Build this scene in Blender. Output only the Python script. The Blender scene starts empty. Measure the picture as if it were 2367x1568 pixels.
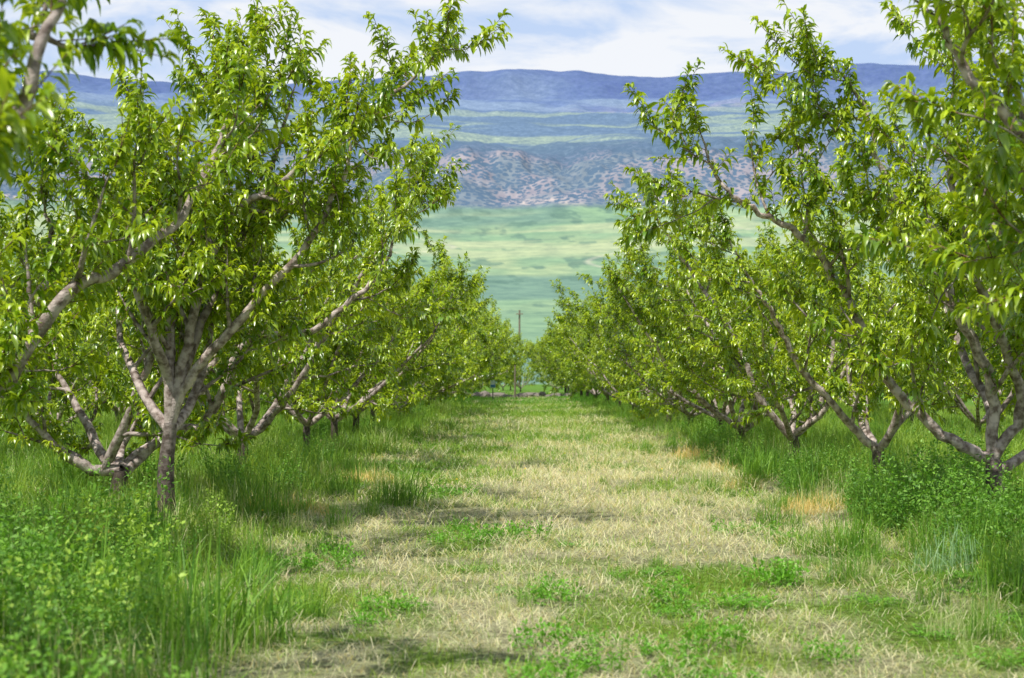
import bpy, math, random
import numpy as np
from mathutils import Vector
scene=bpy.context.scene
F=1500.0; HZ=372.0; CX=515.0; CAMH=1.4
def W(px,py,d):            # helper used to read positions off the photo at design time
    return ((px-CX)/F*d, d, CAMH+(HZ-py)/F*d)

# ---------------------------------------------------------------- noise
_r=np.random.RandomState(7)
LAT=_r.rand(256,256)
def vnoise(x,y):
    xi=np.floor(x).astype(int); yi=np.floor(y).astype(int)
    fx=x-xi; fy=y-yi; fx=fx*fx*(3-2*fx); fy=fy*fy*(3-2*fy)
    a=LAT[xi&255,yi&255]; b=LAT[(xi+1)&255,yi&255]; c=LAT[xi&255,(yi+1)&255]; d=LAT[(xi+1)&255,(yi+1)&255]
    return (a*(1-fx)+b*fx)*(1-fy)+(c*(1-fx)+d*fx)*fy
def fbm(x,y,o=4):
    s=0; a=.5; t=0
    for i in range(o):
        s=s+a*vnoise(x*2**i+17.3*i,y*2**i+5.1*i); t+=a; a*=.5
    return s/t
def sstep(a,b,x):
    t=np.clip((x-a)/(b-a),0,1); return t*t*(3-2*t)
def mixc(a,b,t):
    return a*(1-t[...,None])+b*t[...,None]
def norm(v): return v/np.maximum(np.linalg.norm(v,axis=-1,keepdims=True),1e-9)

# ---------------------------------------------------------------- mesh builder
class MB:
    def __init__(s): s.v=[];s.f=[];s.c=[];s.n=0
    def add(s,v,f,c,m=0):
        v=np.asarray(v,float).reshape(-1,3); f=np.asarray(f,int)
        c=np.asarray(c,float)
        if c.ndim==1: c=np.tile(c,(len(v),1))
        s.v.append(v); s.c.append(c); s.f.append((f+s.n,m)); s.n+=len(v)
    def mesh(s,name,mats,smooth=True):
        me=bpy.data.meshes.new(name)
        v=np.concatenate(s.v); c=np.concatenate(s.c)
        me.vertices.add(len(v)); me.vertices.foreach_set('co',v.ravel().astype(np.float32))
        loops=np.concatenate([f.ravel() for f,m in s.f]); tot=np.concatenate([np.full(len(f),f.shape[1]) for f,m in s.f])
        mi=np.concatenate([np.full(len(f),m) for f,m in s.f])
        st=np.concatenate([[0],np.cumsum(tot)[:-1]])
        me.loops.add(len(loops)); me.loops.foreach_set('vertex_index',loops.astype(np.int32))
        me.polygons.add(len(tot)); me.polygons.foreach_set('loop_start',st.astype(np.int32)); me.polygons.foreach_set('loop_total',tot.astype(np.int32))
        me.polygons.foreach_set('material_index',mi.astype(np.int32))
        me.polygons.foreach_set('use_smooth',np.full(len(tot),smooth))
        at=me.attributes.new('col','FLOAT_COLOR','POINT')
        at.data.foreach_set('color',np.concatenate([c,np.ones((len(c),1))],1).ravel().astype(np.float32))
        for m in mats: me.materials.append(m)
        me.update(calc_edges=True)
        return me
def obj(name,me,loc=(0,0,0),rot=0,sc=1,parent=None):
    o=bpy.data.objects.new(name,me); o.location=loc; o.rotation_euler=(0,0,rot)
    o.scale=(sc,sc,sc) if not isinstance(sc,tuple) else sc
    scene.collection.objects.link(o)
    if parent: o.parent=parent
    return o
def empty(name):
    return obj(name,None)

def tube(mb,p,r,k,col,m=0):
    p=np.asarray(p,float); n=len(p)
    t=norm(np.gradient(p,axis=0))
    ref=np.array([0.31,0.87,0.38]) if abs(norm((p[-1]-p[0])[None])[0][2])>.6 else np.array([0.1,0.2,1.])
    a=norm(np.cross(t,ref)); b=np.cross(t,a)
    th=np.linspace(0,2*np.pi,k,endpoint=False)
    rr=np.asarray(r,float)[:,None]*np.ones(k)
    if k>=7: rr=rr*(1+0.07*np.sin(th*2+np.linspace(0,3,n)[:,None])+0.05*np.sin(th*3+1+np.linspace(0,9,n)[:,None]))
    v=p[:,None,:]+rr[...,None]*(np.cos(th)[None,:,None]*a[:,None,:]+np.sin(th)[None,:,None]*b[:,None,:])
    i=np.arange(n-1)[:,None]*k; j=np.arange(k)[None,:]; j2=(j+1)%k
    f=np.stack([i+j,i+j2,i+k+j2,i+k+j],-1).reshape(-1,4)
    mb.add(v.reshape(-1,3),f,col,m)
def catmull(P,n):
    P=np.asarray(P,float); Q=np.vstack([2*P[0]-P[1],P,2*P[-1]-P[-2]])
    out=[]
    for i in range(len(P)-1):
        p0,p1,p2,p3=Q[i:i+4]
        for t in np.linspace(0,1,n,endpoint=False):
            out.append(.5*((2*p1)+(-p0+p2)*t+(2*p0-5*p1+4*p2-p3)*t*t+(-p0+3*p1-3*p2+p3)*t**3))
    out.append(P[-1]); return np.array(out)

def leaves(mb,rng,p,d,L,w,droop,col,m,detail=True):
    n=len(p); up=np.array([0,0,1.])
    d=norm(d); g=np.array([0,0,-1.])
    side=norm(np.cross(d,up)+1e-4); roll=rng.normal(0,.5,n)[:,None]
    nr=np.cross(side,d); side=side*np.cos(roll)+nr*np.sin(roll); nr=np.cross(side,d)
    L=L[:,None]; w=w[:,None]; dr=droop[:,None]
    if detail:
        p1=p+d*L*.33; d2=norm(d+g*dr*.6); p2=p1+d2*L*.33; d3=norm(d+g*dr*1.5); p3=p2+d3*L*.34
        e=nr*w*.55
        v=np.stack([p, p1-side*w+e,p1,p1+side*w+e, p2-side*w*.8+e*.8,p2,p2+side*w*.8+e*.8, p3],1).reshape(-1,3)
        b=(np.arange(n)*8)[:,None]
        tri=np.array([[0,2,1],[0,3,2],[4,5,7],[5,6,7]]); qd=np.array([[1,2,5,4],[2,3,6,5]])
        c=np.repeat(col,8,axis=0)
        base=mb.n
        mb.add(v,(b[:,:,None]+tri[None]).reshape(-1,3),c,m)
        mb.f.append(((b[:,:,None]+qd[None]).reshape(-1,4)+base,m))
    else:
        p1=p+d*L*.5; p3=p1+norm(d+g*dr)*L*.5
        v=np.stack([p,p1-side*w,p3,p1+side*w],1).reshape(-1,3)
        b=(np.arange(n)*4)[:,None]
        tri=np.array([[0,3,1],[1,3,2]])
        mb.add(v,(b[:,:,None]+tri[None]).reshape(-1,3),np.repeat(col,4,axis=0),m)

def blades(mb,rng,base,h,lean,w,col,segs,m=0,tipcol=None):
    n=len(base); az=rng.uniform(0,2*np.pi,n); dr=np.stack([np.cos(az),np.sin(az),0*az],1)
    a2=az+np.pi/2+rng.normal(0,.6,n); sd=np.stack([np.cos(a2),np.sin(a2),0*az],1)
    rows=[]
    for i in range(segs):
        t=i/segs
        q=base+np.array([0,0,1.])*(h*(t-.55*np.minimum(lean,1.6)*t*t))[:,None]+dr*(h*lean*(.25*t+.75*t*t))[:,None]
        ww=(w*(1-.55*t))[:,None]
        rows+= [q-sd*ww,q+sd*ww]
    t=1.; q=base+np.array([0,0,1.])*(h*np.maximum(t-.55*np.minimum(lean,1.6),.02))[:,None]+dr*(h*lean)[:,None]
    rows.append(q)
    K=2*segs+1
    v=np.stack(rows,1).reshape(-1,3); b=(np.arange(n)*K)[:,None]
    c=np.repeat(col[:,None,:],K,axis=1)
    if tipcol is not None: 
        tt=np.array([ (i//2)/segs for i in range(2*segs)]+[1.])[None,:,None]; c=c*(1-tt)+tipcol[:,None,:]*tt
    base0=mb.n
    tri=np.array([[2*segs-2,2*segs-1,2*segs]])
    mb.add(v,(b[:,:,None]+tri[None]).reshape(-1,3),c.reshape(-1,3),m)
    if segs>1:
        qd=np.array([[2*i,2*i+1,2*i+3,2*i+2] for i in range(segs-1)])
        mb.f.append(((b[:,:,None]+qd[None]).reshape(-1,4)+base0,m))

# ---------------------------------------------------------------- materials
def newmat(name):
    m=bpy.data.materials.new(name); m.use_nodes=True; nt=m.node_tree; nt.nodes.clear(); return m,nt,nt.nodes,nt.links
def leafmat(name,trans=.35,rough=.42,spec=.5,tint=(1.25,1.15,.5)):
    m,nt,N,Lk=newmat(name)
    out=N.new('ShaderNodeOutputMaterial'); at=N.new('ShaderNodeAttribute'); at.attribute_name='col'
    p=N.new('ShaderNodeBsdfPrincipled'); p.inputs['Roughness'].default_value=rough; p.inputs['Specular IOR Level'].default_value=spec
    Lk.new(at.outputs['Color'],p.inputs['Base Color'])
    tr=N.new('ShaderNodeBsdfTranslucent'); mx=N.new('ShaderNodeMix'); mx.data_type='RGBA'; mx.blend_type='MULTIPLY'; mx.inputs[0].default_value=1
    Lk.new(at.outputs['Color'],mx.inputs[6]); mx.inputs[7].default_value=(*[t*1.5 for t in tint],1)
    Lk.new(mx.outputs[2],tr.inputs['Color'])
    ms=N.new('ShaderNodeMixShader'); ms.inputs[0].default_value=trans
    Lk.new(p.outputs[0],ms.inputs[1]); Lk.new(tr.outputs[0],ms.inputs[2]); Lk.new(ms.outputs[0],out.inputs[0]); return m
LEAF=leafmat('peach_leaf',.28,.32,.9,(1.2,1.12,.5)); GRASS=leafmat('grass_blade',.28,.5,.35); WEED=leafmat('weed_leaf',.30,.5,.35,(1,1.1,.5))
def barkmat():
    m,nt,N,Lk=newmat('peach_bark')
    out=N.new('ShaderNodeOutputMaterial'); at=N.new('ShaderNodeAttribute'); at.attribute_name='col'
    p=N.new('ShaderNodeBsdfPrincipled'); p.inputs['Roughness'].default_value=.8
    tc=N.new('ShaderNodeTexCoord'); n1=N.new('ShaderNodeTexNoise'); n1.inputs['Scale'].default_value=16; n1.inputs['Detail'].default_value=7
    Lk.new(tc.outputs['Object'],n1.inputs['Vector'])
    r=N.new('ShaderNodeValToRGB'); r.color_ramp.elements[0].position=.38; r.color_ramp.elements[0].color=(.34,.29,.26,1); r.color_ramp.elements[1].position=.60; r.color_ramp.elements[1].color=(1.15,1.13,1.15,1)
    Lk.new(n1.outputs[0],r.inputs[0])
    mx=N.new('ShaderNodeMix'); mx.data_type='RGBA'; mx.blend_type='MULTIPLY'; mx.inputs[0].default_value=1
    Lk.new(at.outputs['Color'],mx.inputs[6]); Lk.new(r.outputs[0],mx.inputs[7]); Lk.new(mx.outputs[2],p.inputs['Base Color'])
    n2=N.new('ShaderNodeTexNoise'); n2.inputs['Scale'].default_value=60; Lk.new(tc.outputs['Object'],n2.inputs['Vector'])
    b=N.new('ShaderNodeBump'); b.inputs['Strength'].default_value=.6; b.inputs['Distance'].default_value=.012; Lk.new(n2.outputs[0],b.inputs['Height']); Lk.new(b.outputs[0],p.inputs['Normal'])
    Lk.new(p.outputs[0],out.inputs[0]); return m
BARK=barkmat()

# ---------------------------------------------------------------- peach tree
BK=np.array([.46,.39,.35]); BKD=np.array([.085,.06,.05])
def make_tree(seed,limbs=(),ngen=5,gaz=None,fork=(0,0,.55),detail=True,dens=.56,hs=1.0,wands=12,trunk_r=.07,secd=2.3,bare=.42):
    rng=np.random.RandomState(seed); mb=MB(); fork=np.array(fork,float)
    tp=catmull([[0,0,-.1],[rng.normal(0,.025),rng.normal(0,.02),fork[2]*.5],fork],5)
    tz=tp[:,2]/max(fork[2],.1); rad=trunk_r*(1.2-.3*np.clip(tz,0,1)); rad[0]*=1.3
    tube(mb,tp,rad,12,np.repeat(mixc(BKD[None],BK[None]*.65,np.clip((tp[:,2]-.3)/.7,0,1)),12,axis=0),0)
    SK=[]  # (pts,radii,level)
    for l in limbs:
        P=catmull(np.array(l,float),6); P=np.vstack([fork[None],P]) if np.linalg.norm(P[0]-fork)>.03 else P
        P[1:-1]+=rng.normal(0,.010,(len(P)-2,3))
        SK.append((P,trunk_r*.62*(1-np.linspace(0,1,len(P)))**.8+.007,0))
    a0=rng.uniform(0,6.28)
    azs=gaz if gaz is not None else [a0+i*6.283/ngen+rng.normal(0,.25) for i in range(ngen)]
    for az in azs:
        el=math.radians(rng.uniform(18,42)); L=rng.uniform(3.2,4.3)*hs; n=20; st=L/n; q=fork.copy()-np.array([0,0,rng.uniform(0,.10)]); pts=[q.copy()]
        tgt=math.radians(rng.uniform(48,70)); a=az
        for i in range(n):
            el+= (tgt-el)*.12+rng.normal(0,.09); a+=rng.normal(0,.12)
            q=q+st*np.array([math.cos(a)*math.cos(el),math.sin(a)*math.cos(el),math.sin(el)]); pts.append(q.copy())
        SK.append((np.array(pts),trunk_r*.60*(1-np.linspace(0,1,n+1))**.8+.007,0))
    base=list(SK)
    def child(P,i,Lr,r,lev,upb):
        t=norm((P[min(i+1,len(P)-1)]-P[i-1])[None])[0]
        out=P[i]-fork; out[2]=0; out=out/max(np.linalg.norm(out),.3)
        rd=rng.normal(0,1,3); rd-=t*rd.dot(t); rd/=np.linalg.norm(rd)
        d=norm((t*.5+rd*.9+out*.15+np.array([0,0,upb]))[None])[0]
        n=9; L=rng.uniform(*Lr); q=P[i].copy(); pts=[q.copy()]
        for k in range(n):
            d=norm((d+rng.normal(0,.12,3)+np.array([0,0,.05]))[None])[0]; q=q+d*L/n
            if q[2]<.5: q[2]=.5+rng.uniform(0,.05)
            pts.append(q.copy())
        return (np.array(pts),np.linspace(r,.004,n+1),lev)
    for P,R,_ in base:
        cum=np.concatenate([[0],np.cumsum(np.linalg.norm(np.diff(P,axis=0),axis=1))]); tot=cum[-1]
        nsec=int(tot*secd)
        for s in np.linspace(.16,.93,nsec)*tot+rng.normal(0,.05,nsec):
            i=int(np.clip(np.searchsorted(cum,s),1,len(P)-2))
            f=1-s/tot
            SK.append(child(P,i,(.35+.5*f,.7+.75*f),R[i]*.6,1,.18))
    for P,R,_ in [s for s in SK if s[2]==1]:
        for i in (3,6):
            SK.append(child(P,i,(.3,.6),R[i]*.65,2,.12))
    sh_p=[];sh_d=[];sh_L=[]
    for P,R,lev in SK:
        k=8 if lev==0 else (5 if lev==1 else 4)
        tube(mb,P,R,k,(BK*(1 if lev==0 else .85)*rng.uniform(.75,1.15)),0)
        cum=np.concatenate([[0],np.cumsum(np.linalg.norm(np.diff(P,axis=0),axis=1))]); tot=cum[-1]
        s0=bare*tot if lev==0 else (.15*tot)
        sp=(.085 if lev==0 else .066)/dens
        ss=np.arange(s0,tot,sp); ss=ss+rng.uniform(-.05,.05,len(ss))
        ss=np.append(ss,[tot]*3)
        pos=np.stack([np.interp(ss,cum,P[:,j]) for j in range(3)],1)
        T=norm(np.gradient(P,axis=0)); tn=np.stack([np.interp(ss,cum,T[:,j]) for j in range(3)],1)
        rd=norm(rng.normal(0,1,(len(ss),3)))
        d=norm(tn*.55+rd*.8+np.array([0,0,.45]))
        L=rng.uniform(.05,.30,len(ss)); d[-3:]=norm(tn[-3:]+rd[-3:]*.25+np.array([0,0,.3])); L[-3:]=rng.uniform(.2,.4,3)
        sh_p.append(pos);sh_d.append(d);sh_L.append(L)
    tips=[P for P,R,l in SK if l<=1 and P[-1][2]>2.2*hs]
    for i in range(wands):
        P=tips[rng.randint(len(tips))]; j=rng.randint(len(P)//2,len(P))
        sh_p.append(P[j:j+1]); sh_d.append(norm(np.array([[rng.normal(0,.25),rng.normal(0,.25),1.]]))); sh_L.append(np.array([rng.uniform(.45,.85)]))
    for P,R,l in base:
        sh_p.append(P[-1:]);sh_d.append(norm((norm((P[-1]-P[-3])[None])+np.array([[0,0,.4]]))));sh_L.append(np.array([rng.uniform(.35,.6)]))
    sp=np.concatenate(sh_p); sd=np.concatenate(sh_d); sL=np.concatenate(sh_L)
    ok=sp[:,2]>.45; sp,sd,sL=sp[ok],sd[ok],sL[ok]
    bend=rng.normal(0,.25,(len(sp),3))
    for i in range(len(sp)):
        if sL[i]<.16 and not detail: continue
        t=np.linspace(0,1,4)[:,None]; L=sL[i]
        tube(mb,sp[i]+sd[i]*t*L+bend[i]*(t*L)**2,np.linspace(.0045,.002,4),3,np.array([.25,.15,.08]),0)
    cnt=np.maximum((sL/.019).astype(int),4)+6
    idx=np.repeat(np.arange(len(sp)),cnt); t=np.concatenate([np.append(np.linspace(.05,1,c-4),[.97,1,1,1]) for c in cnt])
    s=(t*sL[idx])[:,None]
    pos=sp[idx]+sd[idx]*s+bend[idx]*s*s
    rd=rng.normal(0,1,(len(idx),3)); rd-=sd[idx]*np.sum(rd*sd[idx],1,keepdims=True); rd=norm(rd)
    tipf=sstep(.75,1,t)[:,None]
    dl=norm(sd[idx]*(.35+.8*tipf)+rd*(.95-.35*tipf)+np.array([0,0,-.05]))
    n=len(idx)
    LL=rng.uniform(.085,.155,n)*(1-.28*tipf[:,0]); ww=LL*rng.uniform(.125,.175,n)
    dr=rng.uniform(.35,2.0,n)
    u=rng.rand(n); sc=rng.rand(len(sp))[idx]
    yel=np.clip(.35*u+.60*sc+.30*tipf[:,0]*u,0,1)
    c=mixc(np.array([.095,.23,.008])[None],np.array([.50,.61,.020])[None],yel)
    c=c*rng.uniform(.72,1.12,n)[:,None]
    leaves(mb,rng,pos,dl,LL*(1 if detail else 1.15),ww*(1 if detail else 1.25),dr,c,1,detail)
    print('tree',seed,'leaves',n,'shoots',len(sp))
    return mb.mesh('peach_tree_mesh',[BARK,LEAF])

def rel(pts,base): return [(W(x,y,d)[0]-base[0],d-base[1],W(x,y,d)[2]) for x,y,d in pts]
def put_tree(me,x,y,rot=0,sc=1):
    return obj('peach_tree',me,(x,y,0),rot,sc)
# --- left row, nearest trees
b=(-3.45,5.4)
put_tree(make_tree(11,[rel([(-330,372,5.4),(-80,240,5.5),(0,143,5.5),(26,86,5.5),(56,0,5.6),(75,-70,5.7)],b),rel([(-330,372,5.4),(-210,180,5.5),(-90,50,5.7),(10,30,6.0),(70,45,6.1)],b)],gaz=[3.1],dens=.45,wands=2,secd=1.3),*b)
b=(-4.75,10.3)
put_tree(make_tree(12,[rel([(-60,440,10.4),(0,389,10.2),(65,294,10.2),(117,268,10.4),(180,215,10.6),(215,150,10.8),(226,115,11.0)],b),
    rel([(-60,420,10.4),(20,330,10.4),(50,260,10.6),(45,200,10.7)],b)],gaz=[1.9,3.6],dens=.55,hs=.75,wands=2,trunk_r=.085,bare=.5),*b)
b=(-3.03,13.1)
put_tree(make_tree(13,[rel([(175,400,13.1),(190,330,13.1),(229,216,13.1),(277,186,13.1),(359,117,13.0),(402,87,13.0),(436,55,12.9)],b),
    rel([(170,390,13.1),(172,310,13.2),(200,200,13.3),(218,115,13.3),(225,65,13.4)],b),
    rel([(180,380,13.1),(215,290,13.4),(270,170,13.6),(295,82,13.7)],b),
    rel([(180,390,13.1),(230,330,13.0),(300,250,12.9),(345,175,12.8),(347,125,12.8)],b),
    rel([(170,385,13.1),(140,300,12.7),(125,225,12.6),(135,175,12.6)],b)],gaz=[2.6,1.2],fork=(.02,0,.95),trunk_r=.066,dens=.60,hs=.66,wands=1),*b)
b=(-4.15,15.6)
put_tree(make_tree(14,[rel([(130,460,15.8),(180,430,16),(207,420,16),(247,337,16),(262,334,16),(311,331,16),(345,305,16),(376,277,16),(394,242,16),(398,210,16)],b),
    rel([(105,470,15.6),(135,400,15.4),(170,300,15.3),(178,230,15.2)],b),
    rel([(95,470,15.6),(60,450,15.5),(20,400,15.5),(5,330,15.4)],b)],gaz=[1.0,1.9,2.7],fork=(.05,0,.38),trunk_r=.085,hs=.78,wands=3,dens=.6),*b)
b=(-3.76,20.8)
put_tree(make_tree(15,[rel([(244,440,20.8),(265,425,20.8),(300,380,20.6),(340,310,20.5),(385,240,20.4),(410,180,20.4),(425,165,20.4)],b)],gaz=[.9,2,3.1,4,5.2],fork=(0,0,.5),hs=.85,wands=8,dens=.62),*b)
# --- right row, nearest trees
b=(3.95,8.2)
put_tree(make_tree(21,[rel([(1240,420,8.2),(1120,250,8),(1010,120,7.9),(950,40,7.9),(930,-30,7.9)],b),rel([(1240,400,8.2),(1130,300,8.6),(1010,240,8.9),(975,190,9)],b)],gaz=[0,5.0],dens=.62),*b)
b=(4.25,13.3)
put_tree(make_tree(22,[rel([(990,459,13.3),(960,445,13.3),(930,424,13.3),(887,380,13.3),(862,330,13.3),(835,277,13.3),(800,234,13.2),(765,215,13.2),(731,195,13.1),(712,165,13.1),(702,135,13.1)],b),
    rel([(992,459,13.3),(990,380,13.3),(952,303,13.2),(939,242,13.1),(887,186,13),(861,95,13),(832,65,13)],b),
    rel([(995,455,13.3),(1020,400,13.2),(980,280,12.6),(950,160,12.4),(960,60,12.3)],b)],gaz=[.2,1.3],fork=(-.02,0,.62),trunk_r=.075,hs=.8,wands=2,dens=.58),*b)
b=(4.2,17.4)
put_tree(make_tree(23,[rel([(877,450,17.4),(850,425,17.4),(835,407,17.3),(800,368,17.2),(780,330,17.1),(766,303,17),(745,270,17),(730,240,17)],b)],gaz=[.3,1.5,5.3],fork=(0,0,.5),hs=.8,wands=3,dens=.6),*b)
b=(4.1,22.2)
put_tree(make_tree(24,[rel([(790,437,22.2),(760,400,22),(735,340,22),(700,285,22),(664,230,22),(652,205,22)],b)],gaz=[.2,1.4,2.6,4.4,5.3],fork=(0,0,.5),hs=.8,wands=4,dens=.6),*b)
# --- shared variants for the rest of the orchard
VAR=[make_tree(40+i,ngen=6,dens=.60,detail=False,hs=.95,fork=(0,0,.45+.1*(i%3)),wands=14) for i in range(5)]
rng=np.random.RandomState(3)
def row(xf,ys,vs,smin=.88,smax=1.06):
    for y in ys:
        put_tree(VAR[vs[rng.randint(len(vs))]],xf(y)+rng.normal(0,.12),y+rng.normal(0,.25),rng.uniform(0,6.28),rng.uniform(smin,smax))
row(lambda y:-3.45+.010*(y-25),np.arange(25,98,3.8),[0,1,2,3,4])
row(lambda y:4.05-.012*(y-25),np.arange(26,98,3.8),[0,1,2,3,4],.84,.98)
row(lambda y:-8.9,np.arange(12,95,5.4),[2,3,4])
row(lambda y:-14.5,np.arange(20,95,7),[2,3,4])
row(lambda y:9.4,np.arange(14,95,5.4),[2,3,4],.84,.95)
row(lambda y:15,np.arange(20,95,7),[2,3,4],.84,.95)
for x,y in ((.4,106),(-2.4,104),(2.9,105),(-.9,113)): put_tree(VAR[rng.randint(5)],x,y,rng.uniform(0,6.28),.60)
for y in (116,):
    for x in np.arange(-24,25,3.4):
        put_tree(VAR[2+rng.randint(3)],x+rng.normal(0,.4),y+rng.normal(0,1),rng.uniform(0,6.28),rng.uniform(.60,.70))

# ---------------------------------------------------------------- ground
STRAW=np.array([.74,.70,.47]); TAN=np.array([.57,.45,.27]); GR1=np.array([.14,.29,.03]); GR2=np.array([.32,.46,.06]); GRD=np.array([.07,.17,.022])
def strawf(x,y):
    lane=(1-sstep(3.2,4.4,x))*sstep(-3.0,-1.6,x)
    n=fbm(x*.8+3,y*.5+9,4); n2=fbm(x*2.3,y*2.3+40,4)
    near=1-sstep(19,38,y)*.8
    core=np.exp(-((x-1.1)/1.9)**2)
    v=(n*.55+n2*.45-.5)*5.0+ (.02+.50*core)*near
    v=v+.50*np.exp(-(((x-.75)/1.0)**2+((y-17.5)/3.2)**2))-.55*np.exp(-(((x+.4)/.8)**2+((y-12.6)/1.6)**2))-.35*np.exp(-((x+1.1)/1.0)**2-((y-20)/5)**2)-.3*np.exp(-(((x-.6)/.8)**2+((y-9.2)/.8)**2))
    return np.clip(v+.32,0,1)*(.2+.8*lane)*np.clip(.25+near,0,1)
def gz(x,y): return (fbm(x*.35,y*.35+3,3)-.5)*.10
xs=np.concatenate([np.linspace(-60,-9,60)[:-1],np.linspace(-9,10,150),np.linspace(10,60,60)[1:]])
ys=np.concatenate([np.linspace(-25,2,15)[:-1],np.linspace(2,40,300),np.linspace(40,170,180)[1:]])
X,Y=np.meshgrid(xs,ys); s=strawf(X,Y)
g=fbm(X*.8+50,Y*.8,3)
col=mixc(mixc(GR1[None,None]*.8,GR2[None,None]*.75,g),STRAW[None,None]*.65,s*.85)
col=mixc(col,np.array([.12,.28,.03])[None,None],(sstep(58,70,Y)*.8))
mb=MB(); nx=len(xs); ny=len(ys)
I=(np.arange(ny-1)[:,None]*nx+np.arange(nx-1)[None,:])
mb.add(np.stack([X,Y,gz(X,Y)],-1).reshape(-1,3),np.stack([I,I+1,I+nx+1,I+nx],-1).reshape(-1,4),col.reshape(-1,3))
m,nt,N,Lk=newmat('orchard_ground'); out=N.new('ShaderNodeOutputMaterial'); at=N.new('ShaderNodeAttribute'); at.attribute_name='col'
p=N.new('ShaderNodeBsdfPrincipled'); p.inputs['Roughness'].default_value=.95; p.inputs['Specular IOR Level'].default_value=.1
tc=N.new('ShaderNodeTexCoord'); n1=N.new('ShaderNodeTexNoise'); n1.inputs['Scale'].default_value=20; n1.inputs['Detail'].default_value=8; n1.inputs['Roughness'].default_value=.75
Lk.new(tc.outputs['Object'],n1.inputs['Vector']); r=N.new('ShaderNodeValToRGB'); r.color_ramp.elements[0].position=.38; r.color_ramp.elements[0].color=(.35,.32,.3,1); r.color_ramp.elements[1].position=.62; r.color_ramp.elements[1].color=(1.15,1.15,1.1,1)
Lk.new(n1.outputs[0],r.inputs[0]); mx=N.new('ShaderNodeMix'); mx.data_type='RGBA'; mx.blend_type='MULTIPLY'; mx.inputs[0].default_value=1
Lk.new(at.outputs['Color'],mx.inputs[6]); Lk.new(r.outputs[0],mx.inputs[7]); Lk.new(mx.outputs[2],p.inputs['Base Color'])
bp=N.new('ShaderNodeBump'); bp.inputs['Distance'].default_value=.05; bp.inputs['Strength'].default_value=.8; Lk.new(n1.outputs[0],bp.inputs['Height']); Lk.new(bp.outputs[0],p.inputs['Normal']); Lk.new(p.outputs[0],out.inputs[0])
obj('ground',mb.mesh('ground',[m]))

# ---------------------------------------------------------------- mown grass and hay on the lane
rng=np.random.RandomState(5); mb=MB()
n=560000
u=rng.rand(n); k=.72
R=(3.6**k+u*(95**k-3.6**k))**(1/k)
wd=R*.40+1.6; x=rng.uniform(-1,1,n)*np.minimum(wd,13); y=R
s=strawf(x,y)
iss=rng.rand(n)<np.clip(.14*(y<45)+s*.95,0,.92)
base=np.stack([x,y,gz(x,y)-.005],1); szf=np.clip((y/8)**.62,.75,4)
ug=rng.rand(n); g=fbm(x*.9+50,y*.9,3)
cg=mixc(GR1[None],GR2[None],np.clip(ug*.6+(g-.5)*1.8+.2,0,1)); cg=mixc(cg,GRD[None]*1.3,(rng.rand(n)<.22)*.8)
cs=mixc(STRAW[None],TAN[None],rng.rand(n)**2*.8)*rng.uniform(.6,1.25,n)[:,None]
cs=mixc(cs,np.array([.50,.58,.27])[None],(rng.rand(n)<.33)*.7)
far=sstep(55,68,y); cg=mixc(cg,np.array([.13,.33,.03])[None],far*.8)
gi=~iss
edge=np.maximum(1-sstep(-2.9,-1.7,x),sstep(2.7,3.9,x))
h=(rng.uniform(.03,.12,n)*(1+1.8*edge))*np.clip(szf,.8,2.0)*(0.35+1.3*g)
blades(mb,rng,base[gi],h[gi],rng.uniform(.1,1.3,gi.sum()),.0026*szf[gi],cg[gi],2,0)
clump=fbm(x*2.6+5,y*2.6,3)
hs_=rng.uniform(.04,.16,n)*np.clip(szf,.8,2.0); zz=base.copy(); zz[:,2]+=rng.uniform(0,1,n)*.11*sstep(.45,.7,clump)
blades(mb,rng,zz[iss],hs_[iss],rng.uniform(.8,2.0,iss.sum()),.0018*szf[iss],cs[iss],2,0)
obj('mown_grass',mb.mesh('mown_grass',[GRASS]))

# ---------------------------------------------------------------- tufts / weeds
def tuft(seed,n,h,spread,c1,c2,w=.004,lean=.55):
    r=np.random.RandomState(seed); mb=MB()
    a=r.uniform(0,6.28,n); q=spread*np.sqrt(r.rand(n)); b=np.stack([q*np.cos(a),q*np.sin(a),0*a-.01],1)
    c=mixc(np.array(c1)[None],np.array(c2)[None],r.rand(n)); hh=h*r.uniform(.3,1.1,n)*(1-.3*q/spread)
    blades(mb,r,b,hh,np.abs(r.normal(0.1,lean,n)),w*r.uniform(.7,1.3,n),c,4,0,c*1.25)
    return mb.mesh('tuft',[GRASS])
T_=[tuft(60+i,120,.72,.22,(.055,.16,.018),(.24,.42,.05),.0048,.5) for i in range(4)]
TB=[tuft(70+i,80,.45,.2,(.16,.30,.13),(.28,.42,.22),.004,.55) for i in range(2)]
TS=[tuft(80+i,90,.55,.35,(.24,.38,.09),(.60,.57,.34),.003,.35) for i in range(2)]
TD=[tuft(90+i,220,.26,.28,(.58,.42,.14),(.66,.56,.26),.003,.7) for i in range(2)]
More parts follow.
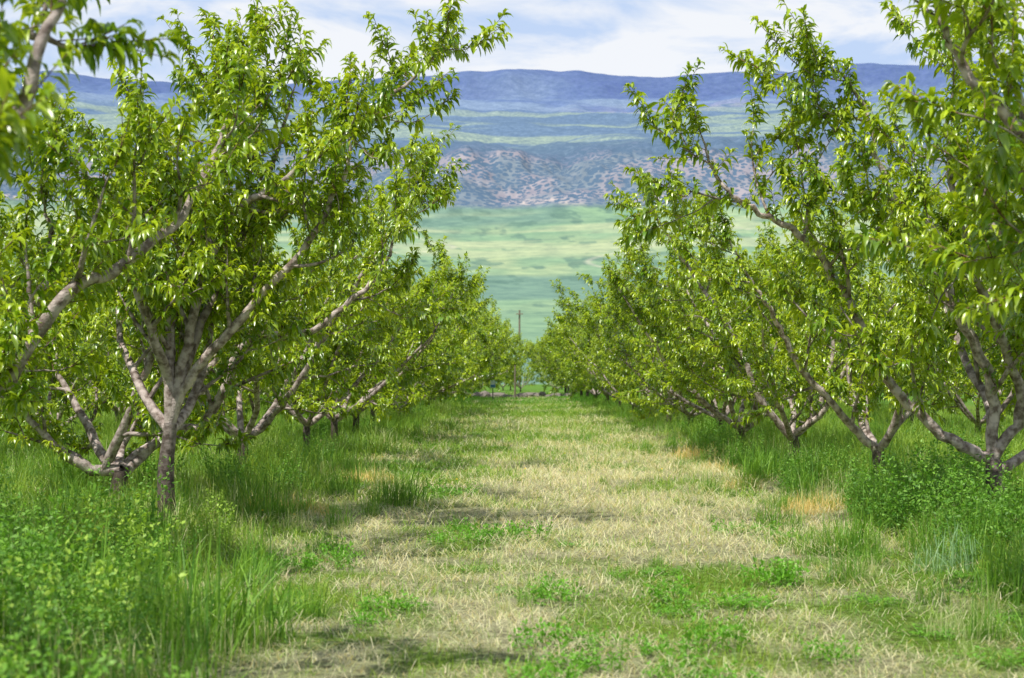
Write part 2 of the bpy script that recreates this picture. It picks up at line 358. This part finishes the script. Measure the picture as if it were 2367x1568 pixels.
def alfalfa(seed,ns,h,spread,c1,c2,ls=.024,per=34):
    r=np.random.RandomState(seed); mb=MB()
    P=[];D=[]
    for i in range(ns):
        a=r.uniform(0,6.28); q=spread*.6*math.sqrt(r.rand()); b=np.array([q*math.cos(a),q*math.sin(a),0])
        hh=h*r.uniform(.4,1.2)*(1-.35*q/spread); ln=r.uniform(.1,.7)*q/spread*1.3; a2=a+r.normal(0,.5)
        t=np.linspace(0,1,6)[:,None]; pts=b+np.array([0,0,hh])*t+np.array([math.cos(a2),math.sin(a2),0])*hh*ln*t*t+r.normal(0,.008,(6,3))*t
        tube(mb,pts,np.linspace(.0022,.001,6),3,np.array([.15,.25,.04]))
        tt=r.uniform(.12,1,per)**.8; pos=np.stack([np.interp(tt,t[:,0],pts[:,j]) for j in range(3)],1)
        d=norm(r.normal(0,1,(per,3))+np.array([0,0,.3])); pos=pos+d*(.012+.03*r.rand(per))[:,None]*(1.3-tt)[:,None]
        P.append(pos);D.append(d)
    P=np.concatenate(P);D=np.concatenate(D);n=len(P)
    c=mixc(np.array(c1)[None],np.array(c2)[None],np.clip(r.rand(n)*.7+.3*P[:,2]/h,0,1))
    leaves(mb,r,P,D,ls*r.uniform(.7,1.3,n),ls*.26*r.uniform(.8,1.3,n),r.uniform(0,.6,n),c,1,False)
    return mb.mesh('alfalfa',[GRASS,WEED])
AL=[alfalfa(100+i,40,.60,.38,(.05,.17,.02),(.26,.48,.06),.034,26) for i in range(3)]
AS=[alfalfa(110+i,26,.14,.30,(.10,.28,.02),(.22,.48,.04),.030,12) for i in range(2)]
AY=[alfalfa(120,38,.5,.36,(.20,.36,.04),(.44,.60,.09),.034,26)]
tall=empty('tall_grass'); weeds=empty('alfalfa_weeds'); low=empty('clover_patch'); dry=empty('dry_weeds')
rng=np.random.RandomState(9)
def put(par,nm,me,x,y,s=1,sz=None):
    s2=(s,s,s if sz is None else sz)
    z=float(gz(np.array([x]),np.array([y]))[0]); obj(nm,me,(x,y,z),rng.uniform(0,6.28),s2,par)
pk=lambda l:l[rng.randint(len(l))]
def strip(x0,x1,y0,y1,n,dens_w=1.0):
    for i in range(n):
        u=rng.rand(); y=(y0**.4+u*(y1**.4-y0**.4))**2.5; x=rng.uniform(x0,x1)
        c=fbm(np.array([x*.7+9]),np.array([y*.35]),2)[0]
        q=rng.rand(); s=rng.uniform(.4,1.15)
        if c<.42: q*=.55
        if q<.36: put(tall,'tuft',pk(T_),x,y,s*.9)
        elif q<.54: put(tall,'tuft',pk(TS),x,y,s)
        elif q<.59: put(dry,'clump',pk(TD),x,y,s)
        elif q<.64: put(tall,'tuft',pk(TB),x,y,s)
        elif q<.78: put(weeds,'clump',AY[0],x,y,s*.9)
        else: put(weeds,'clump',pk(AL),x,y,s*.9)
strip(-4.6,-2.3,10,80,260); strip(3.1,5.2,10,80,240)
strip(-7.5,-4.6,12,60,80); strip(5.2,8,12,60,80)
for i in range(150):
    u=rng.rand(); y=8+u*u*60; 
    if rng.rand()<.5: x=rng.uniform(-2.6,-1.3)
    else: x=rng.uniform(2.2,3.3)
    put(tall,'tuft',pk(T_+TS),x,y,rng.uniform(.25,.65))
for i in range(80):
    y=rng.uniform(4.6,12.2); x=rng.uniform(-.42*y-.2,-.25*y+.05)
    if x<-5: continue
    put(weeds,'clump',pk(AL+AY),x,y,rng.uniform(.4,1.2))
for i in range(44):
    y=rng.uniform(5,12.5); x=rng.uniform(-.40*y,-.17*y)
    put(tall,'tuft',pk(T_+TS+TS),x,y,rng.uniform(.4,1.15))
for dx,dy,s in [(0,0,1.2),(.16,.2,.9),(-.2,.15,1.1),(-.45,.5,.8),(.35,.9,.5)]: put(tall,'tuft',pk(T_),-1.5+dx,7.6+dy,s)
for x,y,s in [(-1.18,15.7,1),(-1.05,15.9,.7),(-1.35,15.5,.8),(-1.9,16.5,.9),(-1.75,10.2,.8),(3.1,19,1.1),(3.25,19.3,1),(2.95,18.8,.9),(2.45,11.3,.75),(2.65,11.6,.8),(2.2,11.4,.5),(3.25,9.2,1.0),(3.45,9.0,1.1),(3.05,9.5,.8),(3.6,9.3,1.1)]: put(tall,'tuft',pk(T_),x,y,s)
for x,y,s in [(3.05,10.6,.9),(3.25,10.9,1),(2.85,10.5,.6)]: put(tall,'tuft',pk(TB),x,y,s)
for i in range(52):
    y=rng.uniform(10.8,17.5); x=rng.uniform(3.2,4.0+.2*(y-10))
    if rng.rand()<.6: put(weeds,'clump',pk(AL+AL+AY),x,y,rng.uniform(.5,1.25))
    else: put(tall,'tuft',pk(T_+TS),x,y,rng.uniform(.6,1.15))
for i in range(34):
    x,y=rng.uniform(3.0,4.4),rng.uniform(17,27)
    if rng.rand()<.45: put(weeds,'clump',pk(AL+AY),x,y,rng.uniform(.5,1.0))
    else: put(tall,'tuft',pk(T_+TS),x,y,rng.uniform(.5,1.0))
for x,y in [(.55,7.4),(.75,7.2),(.42,7.1),(.3,6.9),(.9,7.5),(.7,6.8),(-.43,12.5),(-.25,12.8),(-.6,12.3),(-1.3,11),(-1.15,11.2),(-1.45,10.8),(1.0,9.0),(.3,9.2),(1.9,13.2),(-.8,16.5),(1.7,9.8),(-.9,8.4)]:
    for j in range(2): put(low,'clump',pk(AS),x+rng.normal(0,.2),y+rng.normal(0,.25),rng.uniform(.6,1.1),rng.uniform(.5,1.3))
for i in range(260):
    y=4.5+rng.rand()**1.5*36; x=rng.uniform(-2.2,3.2)
    if strawf(np.array([x]),np.array([y]))[0]>.55: continue
    put(low,'clump',pk(AS),x,y,rng.uniform(.4,1.1),rng.uniform(.2,.7))
for i in range(50):
    y=5+rng.rand()*20; x=rng.uniform(-2,2.8); put(tall,'tuft',pk(T_+TS),x,y,rng.uniform(.15,.32))
for x,y,s in [(-3.3,12.5,1.3),(-3.5,12.3,1.1),(-2.8,12.0,.9),(-1.8,18.6,1.2),(-1.9,18.8,1),(-2.0,14.6,.9),(3.15,15.6,1.2),(3.0,15.3,1),(2.85,15.0,.8),(3.0,24,1.5),(2.8,24.3,1.2),(2.8,21,1.1),(2.75,18,1)]: put(dry,'clump',pk(TD),x,y,s)
r2=np.random.RandomState(2)
mb=MB(); bx=np.array([[.02,9.0,0],[.06,9.05,0],[-.1,8.6,0],[.1,8.3,0],[-1.0,7.0,0],[-.95,7.05,0],[-.1,9.2,0],[1.4,16,0],[2.6,13.5,0],[-3.2,9.2,0]])
blades(mb,r2,bx,np.array([.6,.5,.4,.35,.45,.3,.45,.3,.6,.8]),np.full(10,.22),np.full(10,.0035),np.tile([[.2,.34,.08]],(10,1)),5,0,np.tile([[.4,.45,.2]],(10,1)))
obj('grass_stalks',mb.mesh('grass_stalks',[GRASS]))
mb=MB(); 
for i in range(14):
    x=rng.uniform(-2.5,2.8); y=rng.uniform(13,32); z=.10
    a=np.linspace(0,6.28,9)[:-1]; ring=np.stack([x+.016*np.cos(a),y+.016*np.sin(a),np.full(8,z)],1); v=np.vstack([ring,[[x,y,z+.012]]])
    mb.add(v,[[j,(j+1)%8,8] for j in range(8)],np.array([.75,.55,.02]))
    tube(mb,np.array([[x,y,0],[x,y,z*.5],[x,y,z]]),[.002]*3,3,np.array([.1,.2,.03]))
obj('dandelion_flowers',mb.mesh('dandelions',[GRASS]))

# ---------------------------------------------------------------- far end of lane: rocks, post, sign, pole
def plain(name,col,rough=.8,nscale=12,amt=.35):
    m,nt,N,Lk=newmat(name); out=N.new('ShaderNodeOutputMaterial'); p=N.new('ShaderNodeBsdfPrincipled'); p.inputs['Roughness'].default_value=rough
    tc=N.new('ShaderNodeTexCoord'); n1=N.new('ShaderNodeTexNoise'); n1.inputs['Scale'].default_value=nscale; n1.inputs['Detail'].default_value=5; Lk.new(tc.outputs['Object'],n1.inputs['Vector'])
    mx=N.new('ShaderNodeMix'); mx.data_type='RGBA'; Lk.new(n1.outputs[0],mx.inputs[0]); mx.inputs[6].default_value=(*[c*(1-amt) for c in col],1); mx.inputs[7].default_value=(*[c*(1+amt) for c in col],1)
    Lk.new(mx.outputs[2],p.inputs['Base Color']); Lk.new(p.outputs[0],out.inputs[0]); return m
ROCK=plain('fieldstone',(.20,.17,.15)); WOOD=plain('weathered_wood',(.22,.17,.13)); WHITE=plain('white_paint',(.6,.64,.68),.5,5,.05); BLUE=plain('blue_paint',(.05,.2,.45),.5,5,.05); METAL=plain('dark_steel',(.10,.10,.10),.6)
import bmesh
def bobj(name,bm,mat,loc=(0,0,0),parent=None):
    me=bpy.data.meshes.new(name); bm.to_mesh(me); bm.free(); me.materials.append(mat); return obj(name,me,loc,0,1,parent)
stones=bmesh.new(); rr=random.Random(4)
for i in range(46):
    s=rr.uniform(.12,.34) if i%6 else .42; b2=bmesh.new(); bmesh.ops.create_icosphere(b2,subdivisions=2,radius=s)
    cx,cy,cz=rr.uniform(-6,7),80+rr.uniform(-.8,.8),rr.uniform(.02,.12)
    for v in b2.verts:
        q=1+.28*math.sin(v.co.x/s*3+i)+.2*math.sin(v.co.y/s*4+2*i); v.co=Vector((v.co.x*q*1.2+cx,v.co.y*q+cy,v.co.z*.7*q+cz))
    tmp=bpy.data.meshes.new('t'); b2.to_mesh(tmp); b2.free(); stones.from_mesh(tmp)
bobj('stone_pile',stones,ROCK)
def pole(name,x,y,h,r,mat,par=None,k=8,lean=0):
    mb=MB(); z=np.linspace(-.2,h,6); tube(mb,np.stack([x+lean*z,0*z+y,z],1),np.linspace(r,r*.75,6),k,np.array([.2,.16,.13])); 
    a=mb.mesh(name,[mat]); return obj(name,a,(0,0,0),0,1,par)
pole('fence_post',-.0,76,1.75,.05,WOOD)
up=empty('utility_pole'); pole('shaft',.45,150,7.6,.12,WOOD,up)
bm=bmesh.new(); bmesh.ops.create_cube(bm,size=1); bmesh.ops.scale(bm,vec=(.7,.12,.10),verts=bm.verts); bobj('crossarm',bm,WOOD,(.45,149.8,7.2),up)
sg=empty('small_sign'); pole('post',-1.05,71,.8,.03,METAL,sg)
bm=bmesh.new(); bmesh.ops.create_cube(bm,size=1); bmesh.ops.scale(bm,vec=(.24,.03,.36),verts=bm.verts); bmesh.ops.bevel(bm,geom=bm.edges[:],offset=.008,segments=2,affect='EDGES'); bobj('panel',bm,WHITE,(-1.05,70.95,.82),sg)
bm=bmesh.new(); bmesh.ops.create_cube(bm,size=1); bmesh.ops.scale(bm,vec=(.20,.01,.12),verts=bm.verts); bobj('band',bm,BLUE,(-1.05,70.928,.74),sg)

# ---------------------------------------------------------------- valley, foothills, mesa
az_in=np.linspace(-math.radians(32),math.radians(32),760); az=np.concatenate([np.linspace(-math.pi,-math.radians(32),160)[:-1],az_in,np.linspace(math.radians(32),math.pi,160)[1:-1]])
rad=np.concatenate([np.geomspace(60,1200,24)[:-1],np.linspace(1200,4000,130)[:-1],np.linspace(4000,5200,130)[:-1],np.linspace(5200,9200,160)[:-1],np.linspace(9200,10900,70)[:-1],np.geomspace(10900,30000,10)])
A,Rr=np.meshgrid(az,rad); X=Rr*np.sin(A); Y=Rr*np.cos(A)
px=CX+F*np.tan(np.clip(A,-1.2,1.2))
top=np.interp(px,[-900,-300,0,190,330,450,480,520,590,640,690,810,880,1024,1400,2200],[100,95,93,92,88,77,74,70,73,77,79,77,75,79,84,95])
warp=(fbm(X/900+7,Y/900,3)-.5)
Rw=Rr+warp*700*sstep(2500,4200,Rr)*(1-sstep(8800,9400,Rr))+ (fbm(X/260,Y/900+3,3)-.5)*300*sstep(3700,4200,Rr)*(1-sstep(4900,5400,Rr))
prof_r=[1500,2500,3300,4000,4250,4750,5200,6000,7500,8600,9300]
prof_y=[342,292,248,207,190,152,142,128,112,104,98]
el=(HZ-np.interp(Rw,prof_r,prof_y))/F
z=np.interp(Rr,[60,150,400,800,1500],[-.6,-1.2,-9,-2,30])
z=np.where(Rr>1500,el*Rr,z)
ztop=(HZ-top)/F*10200
tt=sstep(9300,10200,Rr+ (fbm(X/500,Y/500,3)-.5)*500); z=z*(1-tt)+ztop*tt
z=np.where(Rr>10300,ztop-(Rr-10300)*.03,z)
hill=sstep(1500,3500,Rr)
z=z+hill*(fbm(X/420,Y/420,4)-.5)*60*(.25+sstep(3900,4300,Rr))*(1-sstep(9600,10000,Rr))
z=z+sstep(4000,4300,Rw)*(1-sstep(4700,5200,Rw))*(fbm(X/130,Y/300,4)-.5)*110
z=z+(fbm(X/160,Y/600+20,4)-.5)*45*sstep(6200,7500,Rr)*(1-sstep(9700,10000,Rr))+(fbm(X/60+4,Y/2000,3)-.5)*8*sstep(10000,10200,Rr)
fall=1-sstep(1.2,2.2,np.abs(A)); z=np.where(Rr>800,z*(.12+.88*fall),z)
n1=fbm(X/260+3,Y/420,4); n2=fbm(X/90,Y/160+9,4); n3=fbm(X/700+1,Y/500+2,4)
def C(*a): return np.array(a)[None,None]
c=mixc(C(.18,.285,.19),C(.22,.335,.20),n2*1.0)  # terrain colours from here on are bluish: aerial haze painted into the base colour
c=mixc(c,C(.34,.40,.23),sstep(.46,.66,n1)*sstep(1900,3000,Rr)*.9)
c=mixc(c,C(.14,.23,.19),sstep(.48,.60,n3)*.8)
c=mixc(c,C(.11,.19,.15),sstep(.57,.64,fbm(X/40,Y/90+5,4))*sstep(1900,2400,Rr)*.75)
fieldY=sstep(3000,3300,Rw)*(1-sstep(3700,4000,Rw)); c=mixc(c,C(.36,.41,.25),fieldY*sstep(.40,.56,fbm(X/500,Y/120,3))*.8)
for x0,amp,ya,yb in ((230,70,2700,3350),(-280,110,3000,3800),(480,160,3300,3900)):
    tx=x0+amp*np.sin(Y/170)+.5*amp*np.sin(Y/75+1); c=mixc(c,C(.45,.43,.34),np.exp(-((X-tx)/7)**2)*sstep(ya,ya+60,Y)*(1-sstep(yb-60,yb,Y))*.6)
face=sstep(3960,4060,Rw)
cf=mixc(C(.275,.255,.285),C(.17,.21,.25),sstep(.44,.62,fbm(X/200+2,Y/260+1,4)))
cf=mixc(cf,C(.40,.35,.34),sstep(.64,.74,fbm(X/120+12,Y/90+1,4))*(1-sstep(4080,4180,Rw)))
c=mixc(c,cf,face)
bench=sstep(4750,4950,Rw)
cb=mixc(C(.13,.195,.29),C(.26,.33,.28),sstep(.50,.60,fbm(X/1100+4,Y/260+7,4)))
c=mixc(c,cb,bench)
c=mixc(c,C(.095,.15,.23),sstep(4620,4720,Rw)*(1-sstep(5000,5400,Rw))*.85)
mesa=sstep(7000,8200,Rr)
cm=mixc(C(.125,.18,.33),C(.19,.255,.37),sstep(.4,.6,fbm(X/700,Y/400+3,4)))  # mesa blues include the painted distance haze
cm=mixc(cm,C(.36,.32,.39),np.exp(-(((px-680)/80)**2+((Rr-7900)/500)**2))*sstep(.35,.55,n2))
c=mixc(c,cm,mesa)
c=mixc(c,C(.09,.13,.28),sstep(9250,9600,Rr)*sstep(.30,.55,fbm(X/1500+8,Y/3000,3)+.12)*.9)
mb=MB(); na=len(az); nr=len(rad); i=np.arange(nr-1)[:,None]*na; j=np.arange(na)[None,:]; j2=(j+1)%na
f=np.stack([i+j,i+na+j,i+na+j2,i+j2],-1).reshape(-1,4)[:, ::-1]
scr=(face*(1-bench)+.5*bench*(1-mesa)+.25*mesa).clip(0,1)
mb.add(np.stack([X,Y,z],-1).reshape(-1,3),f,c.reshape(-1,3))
m,nt,N,Lk=newmat('valley_and_mesa'); out=N.new('ShaderNodeOutputMaterial'); at=N.new('ShaderNodeAttribute'); at.attribute_name='col'
p=N.new('ShaderNodeBsdfDiffuse'); tc=N.new('ShaderNodeTexCoord')
sc=N.new('ShaderNodeAttribute'); sc.attribute_name='scrub'
v=N.new('ShaderNodeTexVoronoi'); v.inputs['Scale'].default_value=.06; Lk.new(tc.outputs['Object'],v.inputs['Vector'])
nn=N.new('ShaderNodeTexNoise'); nn.inputs['Scale'].default_value=.009; nn.inputs['Detail'].default_value=5; Lk.new(tc.outputs['Object'],nn.inputs['Vector'])
sub=N.new('ShaderNodeMath'); sub.operation='MULTIPLY_ADD'; sub.inputs[1].default_value=.75; sub.inputs[2].default_value=.14; Lk.new(nn.outputs[0],sub.inputs[0])
lt=N.new('ShaderNodeMath'); lt.operation='LESS_THAN'; Lk.new(v.outputs['Distance'],lt.inputs[0]); Lk.new(sub.outputs[0],lt.inputs[1])
ml=N.new('ShaderNodeMath'); ml.operation='MULTIPLY'; Lk.new(lt.outputs[0],ml.inputs[0]); Lk.new(sc.outputs['Fac'],ml.inputs[1])
n4=N.new('ShaderNodeTexNoise'); n4.inputs['Scale'].default_value=.02; n4.inputs['Detail'].default_value=7; n4.inputs['Roughness'].default_value=.7; Lk.new(tc.outputs['Object'],n4.inputs['Vector'])
r=N.new('ShaderNodeValToRGB'); r.color_ramp.elements[0].position=.35; r.color_ramp.elements[0].color=(.74,.78,.84,1); r.color_ramp.elements[1].position=.65; r.color_ramp.elements[1].color=(1.15,1.13,1.08,1); Lk.new(n4.outputs[0],r.inputs[0])
m1=N.new('ShaderNodeMix'); m1.data_type='RGBA'; m1.blend_type='MULTIPLY'; m1.inputs[0].default_value=1; Lk.new(at.outputs['Color'],m1.inputs[6]); Lk.new(r.outputs[0],m1.inputs[7])
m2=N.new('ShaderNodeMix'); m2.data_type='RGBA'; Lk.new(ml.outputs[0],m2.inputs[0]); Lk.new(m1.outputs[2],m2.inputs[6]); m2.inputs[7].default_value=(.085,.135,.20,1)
Lk.new(m2.outputs[2],p.inputs['Color']); Lk.new(p.outputs[0],out.inputs[0])
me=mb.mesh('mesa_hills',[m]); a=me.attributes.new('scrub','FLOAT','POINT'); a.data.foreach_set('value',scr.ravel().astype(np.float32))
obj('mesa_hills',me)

# ---------------------------------------------------------------- light
S=Vector((-.30,-.38,.88)).normalized()
sun=bpy.data.lights.new('sun','SUN'); sun.energy=5; sun.angle=math.radians(.5); sun.color=(1,.96,.88)
so=bpy.data.objects.new('sun',sun); so.rotation_euler=S.to_track_quat('Z','Y').to_euler(); scene.collection.objects.link(so)
w=bpy.data.worlds.new('World'); scene.world=w; w.use_nodes=True; nt=w.node_tree; N=nt.nodes; Lk=nt.links; N.clear()
out=N.new('ShaderNodeOutputWorld'); bg=N.new('ShaderNodeBackground'); bg.inputs[1].default_value=.14
sky=N.new('ShaderNodeTexSky'); sky.sky_type='NISHITA'; sky.sun_disc=False; sky.sun_elevation=math.asin(S.z); sky.sun_rotation=math.atan2(S.x,S.y); sky.altitude=1800
tc=N.new('ShaderNodeTexCoord'); mp=N.new('ShaderNodeMapping'); mp.inputs['Scale'].default_value=(1,1,3.2); mp.inputs['Location'].default_value=(.3,.2,.1)
Lk.new(tc.outputs['Generated'],mp.inputs[0])
n1=N.new('ShaderNodeTexNoise'); n1.inputs['Scale'].default_value=7; n1.inputs['Detail'].default_value=8; n1.inputs['Roughness'].default_value=.58; n1.inputs['Distortion'].default_value=.5; Lk.new(mp.outputs[0],n1.inputs['Vector'])
r=N.new('ShaderNodeValToRGB'); r.color_ramp.elements[0].position=.40; r.color_ramp.elements[0].color=(0,0,0,1); r.color_ramp.elements[1].position=.56; r.color_ramp.elements[1].color=(1,1,1,1); Lk.new(n1.outputs[0],r.inputs[0])
cl=N.new('ShaderNodeMix'); cl.data_type='RGBA'; Lk.new(r.outputs[0],cl.inputs[0]); cl.inputs[6].default_value=(4.1,5.1,6.9,1); cl.inputs[7].default_value=(6.9,7.0,7.2,1)
# higher up the broken cloud opens to more of the blue sky
sx=N.new('ShaderNodeSeparateXYZ'); Lk.new(tc.outputs['Generated'],sx.inputs[0])
mr=N.new('ShaderNodeMapRange'); mr.inputs['From Min'].default_value=.25; mr.inputs['From Max'].default_value=.8; mr.inputs['To Min'].default_value=.9; mr.inputs['To Max'].default_value=.45; Lk.new(sx.outputs['Z'],mr.inputs['Value'])
mx=N.new('ShaderNodeMix'); mx.data_type='RGBA'; Lk.new(mr.outputs[0],mx.inputs[0]); Lk.new(sky.outputs[0],mx.inputs[6]); Lk.new(cl.outputs[2],mx.inputs[7])
Lk.new(mx.outputs[2],bg.inputs[0]); Lk.new(bg.outputs[0],out.inputs[0])

# ---------------------------------------------------------------- camera
cd=bpy.data.cameras.new('camera'); cd.sensor_width=36; cd.lens=F/1024*36; cd.clip_end=60000; cd.clip_start=.1
cd.dof.use_dof=True; cd.dof.focus_distance=16; cd.dof.aperture_fstop=3.2
co=bpy.data.objects.new('camera',cd); co.location=(0,0,CAMH); co.rotation_euler=(math.radians(90)+math.atan((HZ-339)/F),0,math.atan((CX-512)/F)); scene.collection.objects.link(co); scene.camera=co
scene.view_settings.view_transform='Standard'; scene.view_settings.look='None'; scene.view_settings.exposure=0
